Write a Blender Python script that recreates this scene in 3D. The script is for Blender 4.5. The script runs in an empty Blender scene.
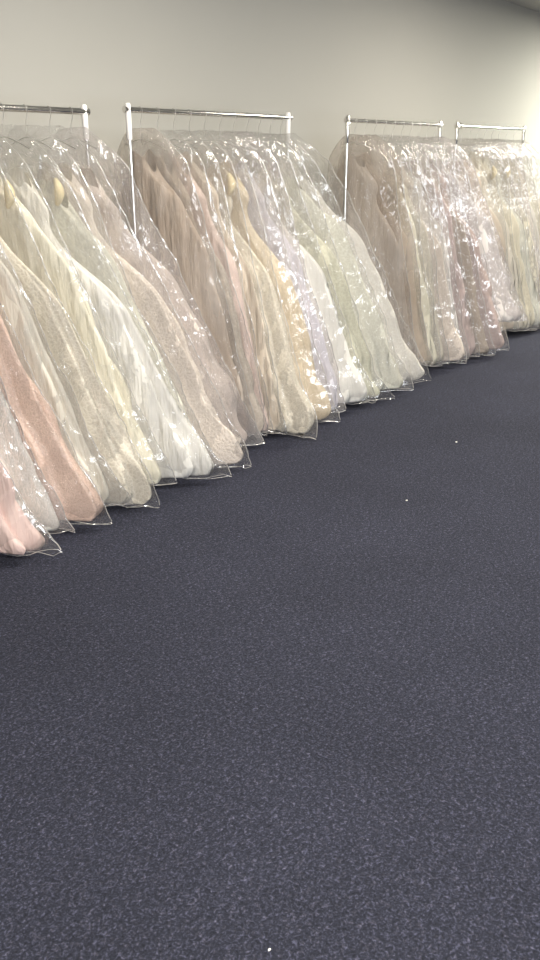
import bpy, math
import numpy as np

C = bpy.context.scene.collection
SC = bpy.context.scene
PI = math.pi

# ------------------------------------------------------------------ noise
def _hash(ix, iy, iz, seed):
    h = (ix.astype(np.int64) * 374761393 + iy.astype(np.int64) * 668265263
         + iz.astype(np.int64) * 2147483647 + seed * 1274126177) & 0xffffffff
    h = ((h ^ (h >> 13)) * 1274126177) & 0xffffffff
    h = ((h ^ (h >> 16)) * 2246822519) & 0xffffffff
    return ((h ^ (h >> 15)) & 0xffff) / 65535.0

def vnoise(x, y, z, seed=0):
    """smooth value noise in -1..1"""
    x, y, z = np.broadcast_arrays(np.asarray(x, float), np.asarray(y, float), np.asarray(z, float))
    ix, iy, iz = np.floor(x), np.floor(y), np.floor(z)
    fx, fy, fz = x - ix, y - iy, z - iz
    ux, uy, uz = [t * t * t * (t * (t * 6 - 15) + 10) for t in (fx, fy, fz)]
    r = 0
    for dx in (0, 1):
        for dy in (0, 1):
            for dz in (0, 1):
                w = (ux if dx else 1 - ux) * (uy if dy else 1 - uy) * (uz if dz else 1 - uz)
                r = r + w * _hash(ix + dx, iy + dy, iz + dz, seed)
    return r * 2 - 1

def ridge(x, y, z, seed=0):
    return 1 - 2 * np.abs(vnoise(x, y, z, seed))

def sstep(a, b, x):
    t = np.clip((x - a) / (b - a), 0, 1)
    return t * t * (3 - 2 * t)

# ------------------------------------------------------------------ mesh helpers
def mesh_obj(name, verts, faces, mat, parent=None, smooth=True):
    me = bpy.data.meshes.new(name)
    v = np.asarray(verts, dtype=np.float32).reshape(-1, 3)
    me.from_pydata([tuple(p) for p in v.tolist()], [], faces)
    if smooth:
        me.polygons.foreach_set('use_smooth', [True] * len(me.polygons))
    me.materials.append(mat)
    me.update()
    o = bpy.data.objects.new(name, me)
    C.objects.link(o)
    if parent is not None:
        o.parent = parent
    return o

def grid_faces(nv, nu, closed_u=True, cap0=False, cap1=False):
    f = []
    mu = nu if closed_u else nu - 1
    for j in range(nv - 1):
        for i in range(mu):
            a = j * nu + i
            b = j * nu + (i + 1) % nu
            f.append((a, b, b + nu, a + nu))
    if cap0:
        f.append(tuple(range(nu))[::-1])
    if cap1:
        f.append(tuple((nv - 1) * nu + i for i in range(nu)))
    return f

class MB:
    def __init__(s):
        s.v = []; s.f = []
    def add(s, v, f):
        n = len(s.v); s.v += [tuple(p) for p in v]; s.f += [tuple(i + n for i in q) for q in f]
    def box(s, a, b, bev=0.0):
        x0, y0, z0 = a; x1, y1, z1 = b
        v = [(x0, y0, z0), (x1, y0, z0), (x1, y1, z0), (x0, y1, z0), (x0, y0, z1), (x1, y0, z1), (x1, y1, z1), (x0, y1, z1)]
        s.add(v, [(0, 3, 2, 1), (4, 5, 6, 7), (0, 1, 5, 4), (1, 2, 6, 5), (2, 3, 7, 6), (3, 0, 4, 7)])
    def tube(s, pts, r, n=12, caps=True):
        pts = [np.array(p, float) for p in pts]
        rr = r if hasattr(r, '__len__') else [r] * len(pts)
        V = []
        prev = None
        for k, p in enumerate(pts):
            t = pts[min(k + 1, len(pts) - 1)] - pts[max(k - 1, 0)]
            t /= (np.linalg.norm(t) + 1e-9)
            if prev is None:
                up = np.array([0, 0, 1.]) if abs(t[2]) < .9 else np.array([0, 1., 0])
                a = np.cross(t, up)
            else:
                a = prev - t * np.dot(prev, t)
            a /= np.linalg.norm(a); b = np.cross(t, a); prev = a
            for i in range(n):
                th = 2 * PI * i / n
                V.append(p + rr[k] * (math.cos(th) * a + math.sin(th) * b))
        s.add(V, grid_faces(len(pts), n, True, caps, caps))
    def build(s, name, mat, parent=None, smooth=True):
        o = mesh_obj(name, s.v, s.f, mat, parent, smooth)
        if smooth:
            try:
                o.data.set_sharp_from_angle(angle=math.radians(40))
            except Exception:
                pass
        return o

def thing(name, label, cat, loc=(0, 0, 0), group=None):
    o = bpy.data.objects.new(name, None); C.objects.link(o)
    o.location = loc; o['label'] = label; o['category'] = cat
    o.empty_display_size = .1
    if group: o['group'] = group
    return o

def tag(o, label=None, cat=None, group=None, kind=None):
    if label: o['label'] = label
    if cat: o['category'] = cat
    if group: o['group'] = group
    if kind: o['kind'] = kind
    return o

# ------------------------------------------------------------------ materials
def newmat(name):
    m = bpy.data.materials.new(name); m.use_nodes = True
    nt = m.node_tree
    for n in list(nt.nodes): nt.nodes.remove(n)
    out = nt.nodes.new('ShaderNodeOutputMaterial')
    return m, nt, out

def N(nt, t, **kw):
    n = nt.nodes.new(t)
    for k, v in kw.items():
        if k.startswith('_'):
            setattr(n, k[1:], v)
        else:
            n.inputs[k.replace('__', ' ')].default_value = v
    return n

def mapped(nt, scale):
    tc = N(nt, 'ShaderNodeTexCoord'); mp = N(nt, 'ShaderNodeMapping')
    mp.inputs['Scale'].default_value = scale
    nt.links.new(tc.outputs['Object'], mp.inputs['Vector'])
    return mp.outputs['Vector']

def wall_mat():
    m, nt, out = newmat('painted_wall')
    b = N(nt, 'ShaderNodeBsdfPrincipled', Roughness=.75)
    v = mapped(nt, (1, 1, 1))
    n = N(nt, 'ShaderNodeTexNoise', Scale=1.3, Detail=4.0)
    nt.links.new(v, n.inputs['Vector'])
    r = N(nt, 'ShaderNodeValToRGB')
    r.color_ramp.elements[0].color = (.415, .405, .365, 1)
    r.color_ramp.elements[1].color = (.435, .425, .385, 1)
    nt.links.new(n.outputs['Fac'], r.inputs['Fac']); nt.links.new(r.outputs['Color'], b.inputs['Base Color'])
    n2 = N(nt, 'ShaderNodeTexNoise', Scale=160., Detail=2.0)
    nt.links.new(v, n2.inputs['Vector'])
    bp = N(nt, 'ShaderNodeBump', Strength=.12, Distance=.002)
    nt.links.new(n2.outputs['Fac'], bp.inputs['Height']); nt.links.new(bp.outputs['Normal'], b.inputs['Normal'])
    nt.links.new(b.outputs['BSDF'], out.inputs['Surface'])
    return m

def plain(name, col, rough=.5, metal=0., **kw):
    m, nt, out = newmat(name)
    b = N(nt, 'ShaderNodeBsdfPrincipled', Roughness=rough, Metallic=metal)
    v = mapped(nt, (1, 1, 1))
    n = N(nt, 'ShaderNodeTexNoise', Scale=30., Detail=3.0)
    nt.links.new(v, n.inputs['Vector'])
    mx = N(nt, 'ShaderNodeMix', _data_type='RGBA')
    mx.inputs[6].default_value = (*[c * .94 for c in col], 1); mx.inputs[7].default_value = (*col, 1)
    nt.links.new(n.outputs['Fac'], mx.inputs[0]); nt.links.new(mx.outputs[2], b.inputs['Base Color'])
    nt.links.new(b.outputs['BSDF'], out.inputs['Surface'])
    return m

def carpet_mat():
    m, nt, out = newmat('charcoal_blue_carpet')
    b = N(nt, 'ShaderNodeBsdfPrincipled', Roughness=.95)
    b.inputs['Sheen Weight'].default_value = .05
    b.inputs['Sheen Roughness'].default_value = .5
    b.inputs['Sheen Tint'].default_value = (.62, .64, .8, 1)
    b.inputs['Specular IOR Level'].default_value = .15
    v = mapped(nt, (1, 1, 1))
    n1 = N(nt, 'ShaderNodeTexNoise', Scale=170., Detail=3.5, Roughness=.7)
    n2 = N(nt, 'ShaderNodeTexNoise', Scale=85., Detail=2., Roughness=.6, Distortion=.6)
    n3 = N(nt, 'ShaderNodeTexNoise', Scale=1.6, Detail=3.)
    vo = N(nt, 'ShaderNodeTexVoronoi', Scale=150.)
    for n in (n1, n2, n3, vo): nt.links.new(v, n.inputs['Vector'])
    r = N(nt, 'ShaderNodeValToRGB')
    e = r.color_ramp.elements
    e[0].position = .30; e[0].color = (.0068, .0078, .0118, 1)
    e[1].position = .74; e[1].color = (.094, .098, .156, 1)
    k = e.new(.52); k.color = (.0215, .0235, .0365, 1)
    a = N(nt, 'ShaderNodeMath', _operation='MULTIPLY_ADD'); a.inputs[1].default_value = .55
    nt.links.new(n1.outputs['Fac'], a.inputs[0])
    a2 = N(nt, 'ShaderNodeMath', _operation='MULTIPLY'); a2.inputs[1].default_value = .45
    nt.links.new(n2.outputs['Fac'], a2.inputs[0]); nt.links.new(a2.outputs[0], a.inputs[2])
    nt.links.new(a.outputs[0], r.inputs['Fac'])
    # tiny coloured flecks
    rv = N(nt, 'ShaderNodeValToRGB')
    rv.color_ramp.interpolation = 'CONSTANT'
    rv.color_ramp.elements[0].color = (1, 1, 1, 1)
    rv.color_ramp.elements[1].position = .86; rv.color_ramp.elements[1].color = (1.5, 1.42, 1.35, 1)
    sep = N(nt, 'ShaderNodeSeparateColor')
    nt.links.new(vo.outputs['Color'], sep.inputs[0]); nt.links.new(sep.outputs[0], rv.inputs['Fac'])
    mx = N(nt, 'ShaderNodeMix', _data_type='RGBA', _blend_type='MULTIPLY'); mx.inputs[0].default_value = 1
    nt.links.new(r.outputs['Color'], mx.inputs[6]); nt.links.new(rv.outputs['Color'], mx.inputs[7])
    r3 = N(nt, 'ShaderNodeValToRGB')
    r3.color_ramp.elements[0].position = .3; r3.color_ramp.elements[0].color = (.88, .88, .88, 1)
    r3.color_ramp.elements[1].position = .7; r3.color_ramp.elements[1].color = (1.1, 1.1, 1.1, 1)
    nt.links.new(n3.outputs['Fac'], r3.inputs['Fac'])
    m2 = N(nt, 'ShaderNodeMix', _data_type='RGBA', _blend_type='MULTIPLY'); m2.inputs[0].default_value = 1
    nt.links.new(mx.outputs[2], m2.inputs[6]); nt.links.new(r3.outputs['Color'], m2.inputs[7])
    nt.links.new(m2.outputs[2], b.inputs['Base Color'])
    bp = N(nt, 'ShaderNodeBump', Strength=.9, Distance=.006)
    nt.links.new(a.outputs[0], bp.inputs['Height']); nt.links.new(bp.outputs['Normal'], b.inputs['Normal'])
    nt.links.new(b.outputs['BSDF'], out.inputs['Surface'])
    return m

def chrome_mat():
    m, nt, out = newmat('chrome_tube')
    b = N(nt, 'ShaderNodeBsdfPrincipled', Metallic=1., Roughness=.16)
    v = mapped(nt, (3, 3, 3))
    n = N(nt, 'ShaderNodeTexNoise', Scale=20., Detail=3.0)
    nt.links.new(v, n.inputs['Vector'])
    mr = N(nt, 'ShaderNodeMapRange'); mr.inputs[3].default_value = .10; mr.inputs[4].default_value = .24
    nt.links.new(n.outputs['Fac'], mr.inputs[0]); nt.links.new(mr.outputs[0], b.inputs['Roughness'])
    b.inputs['Base Color'].default_value = (.78, .77, .74, 1)
    nt.links.new(b.outputs['BSDF'], out.inputs['Surface'])
    return m

def cloth_mat(name, col, kind='satin'):
    m, nt, out = newmat(name)
    b = N(nt, 'ShaderNodeBsdfPrincipled', Roughness=.5 if kind == 'satin' else .7)
    b.inputs['Sheen Weight'].default_value = .08
    b.inputs['Sheen Roughness'].default_value = .4
    v = mapped(nt, (1, 1, 1))
    n = N(nt, 'ShaderNodeTexNoise', Scale=9., Detail=4., Roughness=.6)
    nt.links.new(v, n.inputs['Vector'])
    mx = N(nt, 'ShaderNodeMix', _data_type='RGBA')
    mx.inputs[6].default_value = (*[c * .90 for c in col], 1); mx.inputs[7].default_value = (*[min(1, c * 1.05) for c in col], 1)
    nt.links.new(n.outputs['Fac'], mx.inputs[0])
    colout = mx.outputs[2]
    if kind in ('lace', 'bead'):
        vo = N(nt, 'ShaderNodeTexVoronoi', Scale=56. if kind == 'lace' else 80., _feature='DISTANCE_TO_EDGE')
        nz = N(nt, 'ShaderNodeTexNoise', Scale=14., Detail=3.)
        nt.links.new(v, nz.inputs['Vector'])
        av = N(nt, 'ShaderNodeMix', _data_type='VECTOR'); av.inputs[0].default_value = .06
        nt.links.new(v, av.inputs[4]); nt.links.new(nz.outputs['Color'], av.inputs[5])
        nt.links.new(av.outputs[1], vo.inputs['Vector'])
        rr = N(nt, 'ShaderNodeValToRGB')
        rr.color_ramp.elements[0].position = .02; rr.color_ramp.elements[0].color = (1.05, 1.05, 1.05, 1)
        rr.color_ramp.elements[1].position = .12; rr.color_ramp.elements[1].color = (.89, .87, .84, 1)
        nt.links.new(vo.outputs['Distance'], rr.inputs['Fac'])
        m3 = N(nt, 'ShaderNodeMix', _data_type='RGBA', _blend_type='MULTIPLY'); m3.inputs[0].default_value = 1
        nt.links.new(colout, m3.inputs[6]); nt.links.new(rr.outputs['Color'], m3.inputs[7])
        colout = m3.outputs[2]
        bp = N(nt, 'ShaderNodeBump', Strength=.7, Distance=.006)
        nt.links.new(vo.outputs['Distance'], bp.inputs['Height'])
        nt.links.new(bp.outputs['Normal'], b.inputs['Normal'])
        if kind == 'bead':
            b.inputs['Roughness'].default_value = .25
            b.inputs['Specular IOR Level'].default_value = .9
    else:
        n4 = N(nt, 'ShaderNodeTexNoise', Scale=22., Detail=3.)
        nt.links.new(mapped(nt, (1, 1, .14)), n4.inputs['Vector'])
        bp = N(nt, 'ShaderNodeBump', Strength=.9, Distance=.03)
        nt.links.new(n4.outputs['Fac'], bp.inputs['Height']); nt.links.new(bp.outputs['Normal'], b.inputs['Normal'])
    nt.links.new(colout, b.inputs['Base Color'])
    tr = N(nt, 'ShaderNodeBsdfTranslucent'); nt.links.new(colout, tr.inputs['Color'])
    ms = N(nt, 'ShaderNodeMixShader'); ms.inputs[0].default_value = .12
    nt.links.new(b.outputs['BSDF'], ms.inputs[1]); nt.links.new(tr.outputs['BSDF'], ms.inputs[2])
    nt.links.new(ms.outputs[0], out.inputs['Surface'])
    return m

def film_mat(name, haze=.10, tint=(.995, .995, .995), shine=1.0, crinkle=.22):
    """thin clear plastic film: see-through, fresnel gloss, a little milky haze"""
    m, nt, out = newmat(name)
    v = mapped(nt, (1, 1, .30))
    v2 = mapped(nt, (1, 1, .5))
    n1 = N(nt, 'ShaderNodeTexNoise', Scale=36., Detail=3., Roughness=.55, Distortion=1.0)
    n2 = N(nt, 'ShaderNodeTexVoronoi', Scale=42., _feature='F1')
    nt.links.new(v, n1.inputs['Vector']); nt.links.new(v2, n2.inputs['Vector'])
    ad = N(nt, 'ShaderNodeMath', _operation='MULTIPLY_ADD'); ad.inputs[1].default_value = .55
    nt.links.new(n2.outputs['Distance'], ad.inputs[0]); nt.links.new(n1.outputs['Fac'], ad.inputs[2])
    bp = N(nt, 'ShaderNodeBump', Strength=1., Distance=.012)
    nt.links.new(ad.outputs[0], bp.inputs['Height'])
    # crinkled patches between stretches of taut film
    pn = N(nt, 'ShaderNodeTexNoise', Scale=5.5, Detail=3., Roughness=.6); nt.links.new(mapped(nt, (1, 1, .7)), pn.inputs['Vector'])
    pr = N(nt, 'ShaderNodeMapRange'); pr.inputs[1].default_value = .36; pr.inputs[2].default_value = .70
    pr.inputs[3].default_value = crinkle; pr.inputs[4].default_value = 1.0
    nt.links.new(pn.outputs['Fac'], pr.inputs[0]); nt.links.new(pr.outputs[0], bp.inputs['Strength'])
    tp = N(nt, 'ShaderNodeBsdfTransparent', Color=(*tint, 1))
    gl = N(nt, 'ShaderNodeBsdfGlossy', Roughness=.06, Color=(1, 1, 1, 1))
    nt.links.new(bp.outputs['Normal'], gl.inputs['Normal'])
    # both faces of the film reflect alike: Schlick on the facing angle
    fr = N(nt, 'ShaderNodeLayerWeight', Blend=.5); nt.links.new(bp.outputs['Normal'], fr.inputs['Normal'])
    pw = N(nt, 'ShaderNodeMath', _operation='POWER'); pw.inputs[1].default_value = 4.0
    nt.links.new(fr.outputs['Facing'], pw.inputs[0])
    mu = N(nt, 'ShaderNodeMath', _operation='MULTIPLY_ADD', _use_clamp=True)
    mu.inputs[1].default_value = .42 * shine; mu.inputs[2].default_value = .115 * shine
    nt.links.new(pw.outputs[0], mu.inputs[0])
    df = N(nt, 'ShaderNodeBsdfDiffuse', Color=(.93, .90, .86, 1))
    tl = N(nt, 'ShaderNodeBsdfTranslucent', Color=(.93, .90, .86, 1))
    nt.links.new(bp.outputs['Normal'], df.inputs['Normal'])
    hz = N(nt, 'ShaderNodeMixShader'); hz.inputs[0].default_value = .45
    nt.links.new(df.outputs[0], hz.inputs[1]); nt.links.new(tl.outputs[0], hz.inputs[2])
    # haze is patchy, as wrinkled film is
    hn = N(nt, 'ShaderNodeTexNoise', Scale=7., Detail=4.); nt.links.new(v, hn.inputs['Vector'])
    hr = N(nt, 'ShaderNodeMapRange'); hr.inputs[1].default_value = .35; hr.inputs[2].default_value = .75
    hr.inputs[3].default_value = haze * .35; hr.inputs[4].default_value = haze * 1.9
    nt.links.new(hn.outputs['Fac'], hr.inputs[0])
    m1 = N(nt, 'ShaderNodeMixShader')
    nt.links.new(hr.outputs[0], m1.inputs[0]); nt.links.new(tp.outputs[0], m1.inputs[1]); nt.links.new(hz.outputs[0], m1.inputs[2])
    m2 = N(nt, 'ShaderNodeMixShader')
    nt.links.new(mu.outputs[0], m2.inputs[0]); nt.links.new(m1.outputs[0], m2.inputs[1]); nt.links.new(gl.outputs[0], m2.inputs[2])
    nt.links.new(m2.outputs[0], out.inputs['Surface'])
    return m

def emit_mat(name, col, s):
    m, nt, out = newmat(name)
    e = N(nt, 'ShaderNodeEmission', Color=(*col, 1), Strength=s)
    nt.links.new(e.outputs[0], out.inputs['Surface'])
    return m

M_WALL = wall_mat(); M_CARPET = carpet_mat(); M_CHROME = chrome_mat()
M_CEIL = plain('ceiling_paint', (.52, .51, .47), .8)
M_TRIM = plain('trim_paint', (.75, .73, .70), .5)
M_WHITE = plain('white_enamel', (.86, .84, .82), .35)
M_RUBBER = plain('black_rubber', (.03, .03, .03), .7)
M_WIRE = plain('hanger_wire', (.75, .74, .72), .3, .9)
M_HANGER = plain('hanger_plastic', (.82, .80, .76), .4)
M_BUST = plain('cardboard_bust', (.80, .68, .42), .7)
M_LINT = plain('lint', (.85, .82, .78), .9)

FILM = {
    'clear': film_mat('clear_film', .055),
    'milky': film_mat('milky_film', .15),
    'pearly': film_mat('pearly_film', .17, (.995, .98, .99), 1.5, .7),
    'smoky': film_mat('smoky_film', .20, (.86, .83, .80), .7),
}
M_SEAM_GLINT = film_mat('film_seam_glint', .60, (1, 1, 1), 2.2)  # milky film, so the front fold shows a bright line under any light

CLOTH = {}
def cloth(col, kind):
    k = (col, kind)
    if k not in CLOTH:
        CLOTH[k] = cloth_mat('gown_' + kind, col, kind)
    return CLOTH[k]

# ------------------------------------------------------------------ room
WALLY = 3.78; CEIL = 2.95
X0R, X1R, Y0R = -4.0, 15.0, -5.0
def slab(name, a, b, mat, **kw):
    mb = MB(); mb.box(a, b); o = mb.build(name, mat, None, False); o['kind'] = 'structure'; return o
slab('floor', (X0R, Y0R, -.1), (X1R, WALLY, 0), M_CARPET)
slab('wall_back', (X0R, WALLY, -.1), (X1R, WALLY + .12, CEIL + .1), M_WALL)
slab('wall_left', (X0R - .12, Y0R, -.1), (X0R, WALLY, CEIL + .1), M_WALL)
slab('wall_right', (X1R, Y0R, -.1), (X1R + .12, WALLY, CEIL + .1), M_WALL)
slab('ceiling', (X0R, Y0R, CEIL), (X1R, WALLY, CEIL + .1), M_CEIL)
slab('baseboard_back', (X0R, WALLY - .014, 0), (X1R, WALLY, .10), M_TRIM)
# front wall with an opening for an added, unseen window that lets in cool light
WX0, WX1, WZ0, WZ1 = -1.6, 3.6, .35, 2.5
mb = MB()
mb.box((X0R, Y0R - .12, -.1), (WX0, Y0R, CEIL + .1)); mb.box((WX1, Y0R - .12, -.1), (X1R, Y0R, CEIL + .1))
mb.box((WX0, Y0R - .12, -.1), (WX1, Y0R, WZ0)); mb.box((WX0, Y0R - .12, WZ1), (WX1, Y0R, CEIL + .1))
mb.build('wall_front', M_WALL, None, False)['kind'] = 'structure'
mb = MB()
for x in (WX0, (WX0 + WX1) / 2 - .03, WX1 - .06): mb.box((x, Y0R - .1, WZ0), (x + .06, Y0R - .03, WZ1))
for z in (WZ0, WZ1 - .06): mb.box((WX0, Y0R - .1, z), (WX1, Y0R - .03, z + .06))
mb.build('added_window_1', M_TRIM, None, False)['kind'] = 'structure'

# ceiling lights (fluorescent troffers)
def area(name, loc, sx, sy, power, col, rot=(0, 0, 0), parent=None):
    l = bpy.data.lights.new(name, 'AREA'); l.shape = 'RECTANGLE'; l.size = sx; l.size_y = sy
    l.energy = power; l.color = col
    o = bpy.data.objects.new(name, l); C.objects.link(o); o.location = loc; o.rotation_euler = rot
    if parent is not None: o.parent = parent
    return o
M_DIFF = emit_mat('lamp_diffuser', (1., .96, .88), 3.0)
LAMPS = [  # x, y, power, place words
    (-.1, -.4, 170, 'above the camera'),
    (3.0, 1.7, 66, 'above the open floor in front of the leftmost rack'),
    (6.6, 1.8, 68, 'above the open floor before the third rack'),
    (11.2, 1.8, 400, 'beyond the fourth rack'),
    (1.2, -2.6, 40, 'behind the camera near the added window'),
    (6.0, -2.6, 40, 'behind the camera, farther along the room'),
]
for (x, y, pw, words) in LAMPS:
    t = thing('ceiling_light', 'rectangular white ceiling light ' + words, 'light', (x, y, CEIL), 'ceiling lights')
    mb = MB()
    mb.box((-.62, -.32, -.035), (.62, -.28, 0)); mb.box((-.62, .28, -.035), (.62, .32, 0))
    mb.box((-.62, -.28, -.035), (-.58, .28, 0)); mb.box((.58, -.28, -.035), (.62, .28, 0))
    mb.build('frame', M_WHITE, t, False)
    mb = MB(); mb.box((-.58, -.28, -.02), (.58, .28, 0)); mb.build('diffuser', M_DIFF, t, False)
    area('lamp', (0, 0, -.04), 1.1, .5, pw, (1., .98, .86) if x > 8 else (1., .93, .82), (0, 0, 0), t)

# daylight from the added window: cool frontal light on near floor and gowns
area('daylight_fill', ((WX0 + WX1) / 2, Y0R - .02, (WZ0 + WZ1) / 2), WX1 - WX0 - .2, WZ1 - WZ0 - .1, 220, (.90, .94, 1.0), (PI / 2, 0, 0))
w = bpy.data.worlds.new('world'); SC.world = w; w.use_nodes = True
w.node_tree.nodes['Background'].inputs[0].default_value = (.75, .82, 1, 1)
w.node_tree.nodes['Background'].inputs[1].default_value = .6

# ------------------------------------------------------------------ racks
RY = 3.30
RAILZ = [1.777, 1.795, 1.798, 1.798]     # rail heights of the four racks
RACKS = [
    ('leftmost', 1.42, 2.84), ('second', 3.12, 4.45), ('third', 5.12, 6.47), ('rightmost', 6.77, 8.18)]
def rack(which, xa, xb, RZ, rr):
    t = thing('garment_rack', 'chrome rolling garment rack, %s of the four, packed with bagged gowns' % which
              if which in ('leftmost', 'rightmost') else
              'chrome rolling garment rack, %s from the left, packed with bagged gowns' % which,
              'clothes rack', (xa, RY, 0), 'garment racks along the back wall')
    L = xb - xa
    mb = MB(); mb.tube([(-.012, 0, RZ), (L + .012, 0, RZ)], rr, 16); mb.build('rail', M_CHROME, t)
    for x in (0, L):
        s = -1 if x == 0 else 1
        mb = MB()
        mb.tube([(x, 0, .09), (x, 0, 1.69)], .0105, 14)
        p = mb.build('upright', M_CHROME, t)
        mb = MB()
        mb.tube([(x, 0, 1.655), (x, 0, 1.66), (x, 0, RZ + .024), (x, 0, RZ + .030)], [.012, .0145, .0145, .010], 14)
        mb.build('sleeve', M_WHITE if which in ('leftmost', 'second') else M_CHROME, p)
        mb = MB(); mb.tube([(x + s * .012, 0, RZ), (x + s * .014, 0, RZ), (x + s * .024, 0, RZ), (x + s * .027, 0, RZ)], [.010, .0165, .0165, .010], 14)
        mb.build('end_cap', M_CHROME, p)
        mb = MB(); mb.tube([(x, -.19, .082), (x, .19, .082)], .0125, 12); b = mb.build('base_bar', M_CHROME, t)
        for y in (-.175, .175):
            mb = MB(); mb.tube([(x - .009, y, .03), (x + .009, y, .03)], .03, 18)
            mb.tube([(x, y, .05), (x, y, .075)], .008, 8)
            mb.build('caster', M_RUBBER, b)
    if which == 'rightmost':
        mb = MB(); mb.tube([(.032, 0, RZ), (.035, 0, RZ), (.062, 0, RZ), (.065, 0, RZ)], [.013, .024, .024, .013], 16)
        mb.build('rail_clamp', M_CHROME, t)
    return t
for k, a in enumerate(RACKS): rack(*a, RAILZ[k], (.0145, .0135, .0125, .0125)[k])

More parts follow.
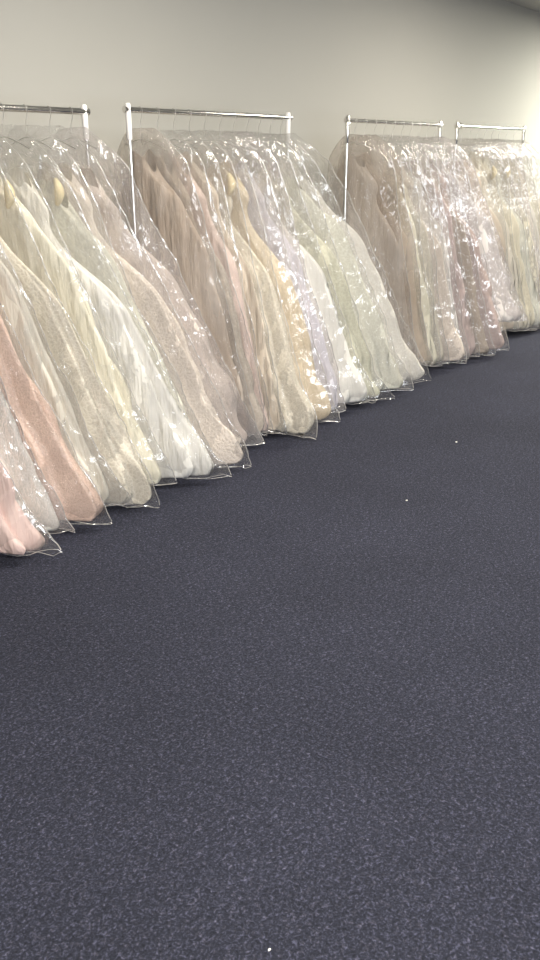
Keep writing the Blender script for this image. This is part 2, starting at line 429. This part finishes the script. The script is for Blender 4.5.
# ------------------------------------------------------------------ bagged gowns
# rack, X on the rail, X and Y of the front of the hem, hem height, cloth colour, cloth kind, film, fullness, label
PINK = (.86, .65, .59); PEACH = (.84, .63, .53); BLUSH = (.86, .77, .69); IVORY = (.89, .84, .68)
CREAM = (.86, .80, .68); WHITE = (.94, .91, .84); MINT = (.86, .85, .74); CHAMP = (.82, .70, .52)
LILAC = (.87, .85, .90); TAUPE = (.56, .48, .41); MAUVE = (.62, .50, .47); BROWNGREY = (.54, .48, .42)
BEIGE = (.74, .64, .52); SILVER = (.88, .83, .79); GREYC = (.76, .71, .61); OLIVE = (.78, .77, .62)
G = [
 (0, 1.50, 1.90, 2.66, .03, PINK, 'satin', 'clear', 1.0, 'plain pink satin gown in clear plastic at the bottom left corner of the picture'),
 (0, 1.66, 2.10, 2.74, .04, WHITE, 'bead', 'pearly', .9, 'pearly white gown in shiny plastic directly right of the plain pink satin gown'),
 (0, 1.81, 2.26, 2.68, .04, PEACH, 'bead', 'clear', 1.0, 'peach pink beaded gown in clear plastic on the leftmost rack'),
 (0, 1.96, 2.42, 2.78, .05, GREYC, 'satin', 'milky', .8, 'greyish cream gown in plastic squeezed in right of the peach beaded gown'),
 (0, 2.10, 2.55, 2.66, .03, CREAM, 'lace', 'clear', 1.0, 'cream lace gown whose plastic cover has a long bright fold and a pointed corner'),
 (0, 2.24, 2.76, 2.74, .06, IVORY, 'satin', 'clear', .9, 'ivory satin gown in the middle of the leftmost rack'),
 (0, 2.38, 2.98, 2.66, .05, WHITE, 'satin', 'clear', 1.1, 'full white gown with a bulging hem near the floor on the leftmost rack'),
 (0, 2.50, 3.07, 2.76, .06, MINT, 'lace', 'milky', .9, 'greenish white tulle gown, third from the right end of the leftmost rack'),
 (0, 2.63, 3.22, 2.64, .04, BLUSH, 'lace', 'clear', 1.0, 'blush white gown in crinkled plastic, second from the right of the leftmost rack'),
 (0, 2.755, 3.56, 2.82, .04, BLUSH, 'bead', 'pearly', .5, 'slim gown in very shiny crumpled plastic at the right end of the leftmost rack'),
 (1, 3.20, 3.60, 2.86, .06, TAUPE, 'satin', 'smoky', .6, 'grey brown gown under dull plastic at the left end of the second rack'),
 (1, 3.32, 3.66, 2.84, .06, BROWNGREY, 'lace', 'clear', .6, 'taupe lace gown, second from the left on the second rack'),
 (1, 3.44, 3.71, 2.84, .06, (.80, .64, .57), 'satin', 'clear', .7, 'dusty pink gown, narrow strip on the second rack left of the beige one'),
 (1, 3.56, 3.76, 2.80, .05, BEIGE, 'satin', 'clear', .8, 'beige gown in clear plastic just left of the widest cream gown'),
 (1, 3.68, 3.84, 2.66, .03, CREAM, 'lace', 'clear', 1.2, 'wide cream gown on the second rack with clear pointed plastic corner at the floor'),
 (1, 3.81, 4.16, 2.74, .04, CHAMP, 'bead', 'clear', 1.0, 'champagne gold beaded gown in the middle of the second rack'),
 (1, 3.93, 4.36, 2.76, .05, LILAC, 'satin', 'pearly', .8, 'pale lilac satin gown right of the champagne beaded gown'),
 (1, 4.05, 4.62, 2.72, .06, WHITE, 'satin', 'clear', 1.1, 'smooth white full skirted gown on the second rack right of the lilac one'),
 (1, 4.16, 4.80, 2.72, .04, OLIVE, 'lace', 'clear', .8, 'pale olive ivory gown with dark gap at the hem on the second rack'),
 (1, 4.27, 5.08, 2.70, .05, MINT, 'lace', 'clear', 1.0, 'greenish white floral lace gown, second from the right end of the second rack'),
 (1, 4.375, 5.42, 2.74, .04, WHITE, 'lace', 'clear', 1.0, 'white lace gown slanting out at the right end of the second rack'),
 (2, 5.21, 5.62, 2.92, .08, BROWNGREY, 'satin', 'smoky', .6, 'brown grey gown at the left end of the third rack behind its upright'),
 (2, 5.34, 5.72, 2.86, .08, BEIGE, 'satin', 'smoky', .7, 'taupe beige gown, second from the left on the third rack'),
 (2, 5.47, 5.80, 2.82, .06, IVORY, 'satin', 'clear', .7, 'ivory gown under a shiny straight plastic fold, third from left on the third rack'),
 (2, 5.60, 5.90, 2.80, .06, GREYC, 'lace', 'clear', .8, 'greyish cream lace gown just left of the blush lace gown on the third rack'),
 (2, 5.73, 6.06, 2.74, .05, BLUSH, 'lace', 'clear', 1.1, 'blush lace gown with a broad light skirt in the middle of the third rack'),
 (2, 5.86, 6.18, 2.78, .06, SILVER, 'satin', 'milky', .8, 'silver grey gown right of the blush lace gown on the third rack'),
 (2, 5.99, 6.32, 2.74, .05, MAUVE, 'satin', 'clear', .9, 'mauve satin gown, fourth from the right on the third rack'),
 (2, 6.12, 6.48, 2.68, .04, TAUPE, 'lace', 'clear', .9, 'brownish taupe lace gown, third from the right on the third rack'),
 (2, 6.25, 6.68, 2.64, .05, MAUVE, 'bead', 'clear', 1.0, 'mauve beaded gown with the lowest hem near the right end of the third rack'),
 (2, 6.38, 7.12, 2.62, .24, SILVER, 'satin', 'pearly', 1.2, 'silvery white gown with a rounded raised hem at the right end of the third rack'),
 (3, 6.86, 7.46, 2.86, .07, BEIGE, 'satin', 'clear', .7, 'beige gown at the left end of the rightmost rack'),
 (3, 7.01, 7.58, 2.82, .06, CREAM, 'satin', 'clear', .8, 'cream satin gown, second from the left on the rightmost rack'),
 (3, 7.16, 7.71, 2.78, .05, IVORY, 'lace', 'clear', 1.0, 'ivory lace gown, third from the left on the rightmost rack'),
 (3, 7.31, 7.84, 2.76, .05, MINT, 'satin', 'clear', 1.0, 'greenish ivory satin gown, fourth from the left on the rightmost rack'),
 (3, 7.46, 7.98, 2.76, .05, IVORY, 'satin', 'pearly', 1.0, 'glossy ivory gown, fourth from the right on the rightmost rack'),
 (3, 7.61, 8.12, 2.76, .05, WHITE, 'lace', 'clear', 1.0, 'white lace gown, third from the right on the rightmost rack'),
 (3, 7.78, 8.24, 2.76, .05, IVORY, 'bead', 'clear', 1.0, 'ivory beaded gown, second from the right on the rightmost rack'),
 (3, 7.95, 8.42, 2.76, .05, WHITE, 'satin', 'clear', 1.0, 'plain white gown at the far right end of the rightmost rack'),
]
GROUPS = ['bagged gowns on the leftmost rack', 'bagged gowns on the second rack',
          'bagged gowns on the third rack', 'bagged gowns on the rightmost rack']

ZT = 1.712     # top of a bag
BULGE = {5.42: .86, 5.08: .95, 7.12: .9}
def drift(z):  # share of the hem's sideways swing reached at height z
    return np.clip((1.66 - z) / 1.62, 0, 1)

def wf(z, g):  # how far the bag reaches towards the room at height z
    x = np.clip((ZT - z) / .16, 0, 1)
    sh = .07 + .21 * np.sqrt(np.clip(1 - (1 - x) ** 2, 0, 1)) * (.55 + .45 * x)
    k = np.clip((1.56 - z) / 1.50, 0, 1) ** (.86 if g[2] in BULGE else .92)
    seed = g[1] * 13.7
    wob = .026 * vnoise(z * 2.1, seed, .5, 71) * sstep(1.6, 1.2, z) * sstep(.0, .25, z)
    puff = .11 * max(g[8] - .85, 0) * np.exp(-((z - .17) / .13) ** 2) * (1.2 if g[0] < 2 else .8)
    return sh + (RY - g[3] - .28) * k + wob + puff

def wb(z, g):
    x = np.clip((ZT - z) / .16, 0, 1)
    sh = .06 + .14 * np.sqrt(np.clip(1 - (1 - x) ** 2, 0, 1)) * (.55 + .45 * x)
    k = np.clip((1.56 - z) / 1.50, 0, 1)
    return sh + .14 * k

def xc(z, g, d):
    """sideways centre of a gown at height z; d = 0 under the rail, 1 at the front edge"""
    return g[1] + (g[2] - g[1]) * drift(z) ** BULGE.get(g[2], 1.06) * np.clip(d, 0, 1.3)

def share(z, y, g):      # 0 under the rail, 1 at the front edge
    return np.clip(-y / np.maximum(wf(np.maximum(z, 0.), g), .02), 0, 1.2)

def halfgap(z, i, y, side):
    j = i + side
    if j < 0 or j >= len(G): return np.full_like(z, .16)
    return np.maximum(np.abs(xc(z, G[j], share(z, y, G[j])) - xc(z, G[i], share(z, y, G[i]))) * .5 - .004, .002)

def keep_off_posts(x, y, g, m=0.):
    a = RACKS[g[0]][1] + .02 + m - g[1]; b = RACKS[g[0]][2] - .02 - m - g[1]
    lo = a - np.maximum(-y - .03, 0) * .6 ; hi = b + np.maximum(-y - .03, 0) * 2.5
    return np.clip(x, np.where(y < -.2, -9, lo), hi)

def rng(seed): return np.random.RandomState(seed)

def section(nu, power=.85):
    th = np.linspace(0, 2 * PI, nu, endpoint=False)
    cy = np.cos(th)                       # +1 = front edge, -1 = back edge
    sx = np.sign(np.sin(th)) * np.abs(np.sin(th)) ** power
    return th, cy, sx

def build_gown(i):
    g = G[i]; R = rng(100 + i)
    rk, X0, X1, Y1, zh, col, kind, film, full, label = g
    RZ = RAILZ[rk]
    t = thing('bagged_gown', label, 'gown', (X0, RY, 0), GROUPS[rk])
    far = rk >= 2
    # ---------------- hanger
    mb = MB()
    pts = []
    for a in np.linspace(-.15 * PI, 1.12 * PI, 14):
        pts.append((0, -math.cos(a) * .0185, RZ - .0018 + math.sin(a) * .0185))
    pts = pts[::-1]
    pts = [p for p in pts] + [(0, -.012, RZ - .035), (0, 0, RZ - .055), (0, 0, ZT - .03)]
    mb.tube(pts, .0016, 6)
    hk_mesh = mb
    mb2 = MB()
    sp = [(0, y, ZT - .05 - .5 * abs(y) ** 1.3) for y in np.linspace(-.17, .115, 15)]
    mb2.tube(sp, .003, 8)
    hg = mb2.build('hanger', M_WIRE, t)
    hk_mesh.build('hook', M_WIRE, hg)

    # ---------------- plastic cover
    nu, nv = (110, 150) if not far else (84, 110)
    th, cy, sx = section(nu, 1.15)
    ztop = ZT - R.uniform(0, .015)
    v = np.linspace(0, 1, nv) ** 1.0
    # slower start at the shoulders
    zline = ztop - (ztop - .0) * (v * .86 + .14 * v ** 2)
    zz = np.repeat(zline[:, None], nu, 1)
    cyy = np.repeat(cy[None, :], nv, 0); sxx = np.repeat(sx[None, :], nv, 0)
    # bottom: film hangs lower at the front, higher towards the base of the rack
    rim_f = max(.008, zh - .012); rim_b = max(.14, zh + .02)
    rim = rim_b + (rim_f - rim_b) * sstep(.3, .85, cyy)
    wav = .035 * vnoise(th * 2.3, i * 3.1, 0.5, 5)[None, :] + .012 * vnoise(th * 7.1, i * 1.7, 2.5, 6)[None, :]
    rim = np.maximum(rim + np.abs(wav), .006)
    # squash heights so the grid ends at the rim
    zz = ztop - (ztop - zz) * (ztop - rim) / ztop
    sxx = np.sign(sxx) * np.abs(sxx) ** (1 - .30 * sstep(.7, .1, zz))
    F = wf(zz, g); B = wb(zz, g)
    # flap: thin double film in front of the gown
    seamw = .010 + .010 * vnoise(zz * 2.0, i * 2.2, 0, 9) + .002 * vnoise(zz * 9.0, i * 4.2, 0, 19)
    yy = np.where(cyy > 0, -F * cyy, -B * cyy)
    flap = np.clip((cyy - .93) / .07, 0, 1) ** 1.5
    yy = yy - flap * np.clip(seamw, .004, .05) * sstep(1.66, 1.4, zz)
    # pointed corner near the floor
    corner = np.clip((cyy - .80) / .20, 0, 1) ** 2 * sstep(.22, .0, zz - rim)
    yy = yy - corner * R.choice([.0, .005, .01, .035])
    d = np.clip(-yy / np.maximum(F, .02), 0, 1.2)
    tb = .050 + .035 * sstep(1.70, 1.2, zz) + .045 * sstep(1.1, .2, zz) * full
    tl = np.minimum(tb, halfgap(zz, i, yy, -1) * .94); tr = np.minimum(tb, halfgap(zz, i, yy, +1) * .94)
    tt = np.where(sxx < 0, tl, tr)
    close = 1 - .88 * sstep(.10, .0, zz - rim)         # the film comes together at the bottom
    topc = sstep(0, .03, ztop - zz) * .85 + .15
    xx = sxx * tt * close * topc * (1 - .5 * flap)
    # crumples
    s = i * 7.3
    per = th[None, :] / (2 * PI) * 1.0
    A = sstep(0, .12, ztop - zz)
    # coordinates on the real surface
    px, py = xx * 1.0 + X0, yy
    lean = zz * .35
    c1 = ridge(px * 9 + s, (py + lean) * 13, zz * 2.2, 21 + i) - .4
    c2 = ridge(px * 26 + s, (py + lean) * 34, zz * 4.0, 51 + i) - .4
    c3 = ridge(px * 45 + s, py * 45, zz * 26.0, 81 + i) - .4
    c4 = ridge(px * 20 + s, (py + zz * .8) * 20, (zz - py * .5) * 16.0, 111 + i) - .4
    amp = 1.0 if film != 'smoky' else .5
    disp = amp * A * (.013 * c1 + .008 * c2 + .0022 * c3 + (.0035 + .004 * sstep(.9, .3, zz)) * c4)
    disp = disp * (1 - .65 * flap)
    nxn = sxx * 1.0; nyn = -cyy * .8
    ln = np.sqrt(nxn ** 2 + nyn ** 2) + 1e-6
    room = np.minimum(1.0, np.abs(xx) / .02 + .25)
    # never past the neighbour's half of the gap
    nx = xx + disp * nxn / ln * room
    ny = yy + disp * nyn / ln + A * .010 * flap * vnoise(zz * 9, s, 1.5, 33)
    # flap flutters sideways
    nx = nx + flap * .008 * vnoise(zz * 2.5, s, .5, 44) * A
    ny = np.minimum(ny, WALLY - RY - .03)
    nz = zz + .004 * c2 * A
    # shoulders: gathered ripples
    nz = nz + .006 * vnoise(py * 30, s, px * 20, 66) * (1 - A)
    nz = np.maximum(nz, .004)
    nx = np.clip(nx, -halfgap(nz, i, ny, -1), halfgap(nz, i, ny, +1))
    wx = keep_off_posts(nx + xc(nz, g, share(nz, ny, g)) - X0, ny, g)
    V = np.stack([wx, ny, nz], -1).reshape(-1, 3)
    cov = mesh_obj('plastic_cover', V, grid_faces(nv, nu, True, True, False), FILM[film], t)
    # whitish tube paints the highlight down the front fold; heat seal along the bottom
    Vg = V.reshape(nv, nu, 3)
    mb = MB()
    mb.tube([Vg[k, 0] for k in range(6, nv, 2)] , .0024, 5)
    k0 = int(nu * .17)
    rimp = [Vg[nv - 1, (k) % nu] for k in range(-k0, k0 + 1, 2)]
    mb.tube(rimp, .0016, 5)
    mb.build('seam', M_SEAM_GLINT, cov)

    # ---------------- gown
    nu, nv = (96, 120) if not far else (72, 90)
    th, cy, sx = section(nu, 1.15)
    zb = zh + .002
    wz = R.uniform(1.14, 1.22)              # waist
    zg0 = R.uniform(1.46, 1.61); ks = R.uniform(1.38, 1.62)
    def gown_grid(za, zb_, nvv, skirt):
        z = np.linspace(za, zb_, nvv)
        zz = np.repeat(z[:, None], nu, 1)
        cyy = np.repeat(cy[None, :], nvv, 0); sxx = np.repeat(sx[None, :], nvv, 0)
        sxx = np.sign(sxx) * np.abs(sxx) ** (1 - .35 * sstep(.8, .1, zz))
        F = wf(zz, g); B = wb(zz, g)
        body = .150 - .03 * np.exp(-((zz - wz) / .10) ** 2) + .03 * np.exp(-((zz - 1.40) / .08) ** 2) - .07 * sstep(1.46, 1.60, zz)
        k = sstep(ks, ks - .50, zz)
        Fg = body + (F - .012 - body) * k
        Bg = np.minimum(body, B - .02) + (B - .03 - np.minimum(body, B - .02)) * k 
        # hem rounds inward
        hem = 1 - .06 * (1 - np.clip((zz - zb_) / .07, 0, 1)) ** 2 if skirt else 1.0
        yy = np.where(cyy > 0, -Fg * cyy, -Bg * cyy) * hem
        tb = (.050 + .03 * full * sstep(1.3, .8, zz) + .05 * full * sstep(.8, .15, zz)) if skirt else .050 + .03 * full * sstep(1.3, .8, zz)
        d = np.clip(-yy / np.maximum(F, .02), 0, 1)
        tl = np.minimum(tb, halfgap(zz, i, yy, -1) * .86); tr = np.minimum(tb, halfgap(zz, i, yy, +1) * .86)
        tt = np.where(sxx < 0, tl, tr)
        xx = sxx * tt * hem ** 6
        fold = sstep(1.45, .5, zz)
        ph = i * 2.1 + 1.5 * vnoise(zz * 1.5, i * 1.3, 0, 7)
        kf = 9 + (i * 7) % 5
        f1 = np.sin(th[None, :] * kf + ph) ; f2 = np.sin(th[None, :] * (kf * 2 + 3) - ph * 1.7)
        f3 = vnoise(th[None, :] * 3 + 9, zz * 5, i * 1.9, 17)
        m = 1 + fold * (.13 * f1 + .07 * f2 + .14 * f3 - .12)
        xx = xx * m
        yy = yy * (1 + fold * (.040 * f1 + .022 * f2 + .05 * f3 - .045))
        if skirt:
            zz = zz + (.12 - zh * .5) * (1 - sstep(.3, .85, cyy)) * sstep(.4, 0, zz - zb_)
            zz = zz + (np.abs(.018 * vnoise(th * 4, i * 2., 3., 8)))[None, :] * sstep(.3, 0, zz - zb_)
        if not skirt:
            zz = zz - (.09 * cyy ** 2 + .03 * vnoise(th * 2, i, .5, 3)[None, :]) * sstep(za - .30, za, zz)
        # bumps of bunched fabric
        bn = .012 * vnoise((xx + X0) * 14, yy * 14, zz * 7, 12) * np.maximum(fold, .3)
        yy = yy - bn * cyy * .5
        xx = np.clip(xx + bn * sxx, -halfgap(zz, i, yy, -1) * .93, halfgap(zz, i, yy, 1) * .93)
        cx = xc(zz, g, share(zz, yy, g)) - X0
        wx = keep_off_posts(xx + cx, yy, g, .006)
        return np.stack([wx, yy, zz], -1).reshape(-1, 3)
    bod = mesh_obj('bodice', gown_grid(zg0, wz, 30, False), grid_faces(30, nu, True, False, False), cloth(col, kind), t)
    mesh_obj('skirt', gown_grid(wz, zb, nv, True), grid_faces(nv, nu, True, False, True), cloth(col, kind), t)
    if i in (3, 5, 7, 14, 33, 35):
        mb = MB()
        hs = [(0, y, 1.47 + .02 * math.cos(y * 20)) for y in (-.155,)]
        a = [(0.0, -.168 - .022 * math.sin(q), 1.38 + .11 * q / PI) for q in np.linspace(.0, PI, 9)]
        mb.tube(a, [.008 + .014 * math.sin(q) for q in np.linspace(.05, PI - .05, 9)], 12)
        o = mb.build('bust_form', M_BUST, bod); o['label'] = 'yellowed bust form at the neckline'
    return t

for i in range(len(G)): build_gown(i)

# ------------------------------------------------------------------ lint on the carpet
def lint(loc, s, seed, label):
    R = rng(seed)
    n = 7; V = []; 
    for j in range(6):
        ph = PI * (j + .5) / 6
        for k in range(n):
            r = s * (.7 + .5 * R.rand())
            V.append((r * math.sin(ph) * math.cos(2 * PI * k / n) * 1.2, r * math.sin(ph) * math.sin(2 * PI * k / n), s * .45 + r * math.cos(ph) * .45))
    o = mesh_obj('lint', V, grid_faces(6, n, True, True, True), M_LINT)
    o.location = loc
    tag(o, label, 'lint', 'specks of lint on the carpet')
lint((1.02, .79, .002), .0032, 1, 'pale bit of lint on the carpet at the bottom edge of the picture')
LINTS = [((4.35, 1.97, .002), .007, 2, 'white speck of lint on the carpet, farthest of the three'),
         ((3.39, 1.77, .002), .006, 3, 'white speck of lint on the bare carpet in the middle of the floor')]

# ------------------------------------------------------------------ camera
f = 830.0
P = math.atan(328 / f); yaw = math.atan(690 / (f / math.cos(P)))
cam = bpy.data.cameras.new('camera'); co = bpy.data.objects.new('camera', cam); C.objects.link(co)
cam.sensor_fit = 'VERTICAL'; cam.sensor_height = 24; cam.lens = 24 * f / 960
co.location = (0, 0, 1.6); co.rotation_euler = (PI / 2 - P, 0, yaw - PI / 2)
SC.camera = co
for l in LINTS: lint(*l)

SC.view_settings.view_transform = 'Standard'; SC.view_settings.look = 'None'
SC.view_settings.gamma = 1; SC.view_settings.use_curve_mapping = False
SC.view_settings.exposure = 0.45
SC.cycles.transparent_max_bounces = 40
SC.cycles.max_bounces = 10; SC.cycles.glossy_bounces = 3; SC.cycles.diffuse_bounces = 4
SC.cycles.use_denoising = True
SC.cycles.sample_clamp_indirect = 6
SC.cycles.caustics_reflective = False; SC.cycles.caustics_refractive = False
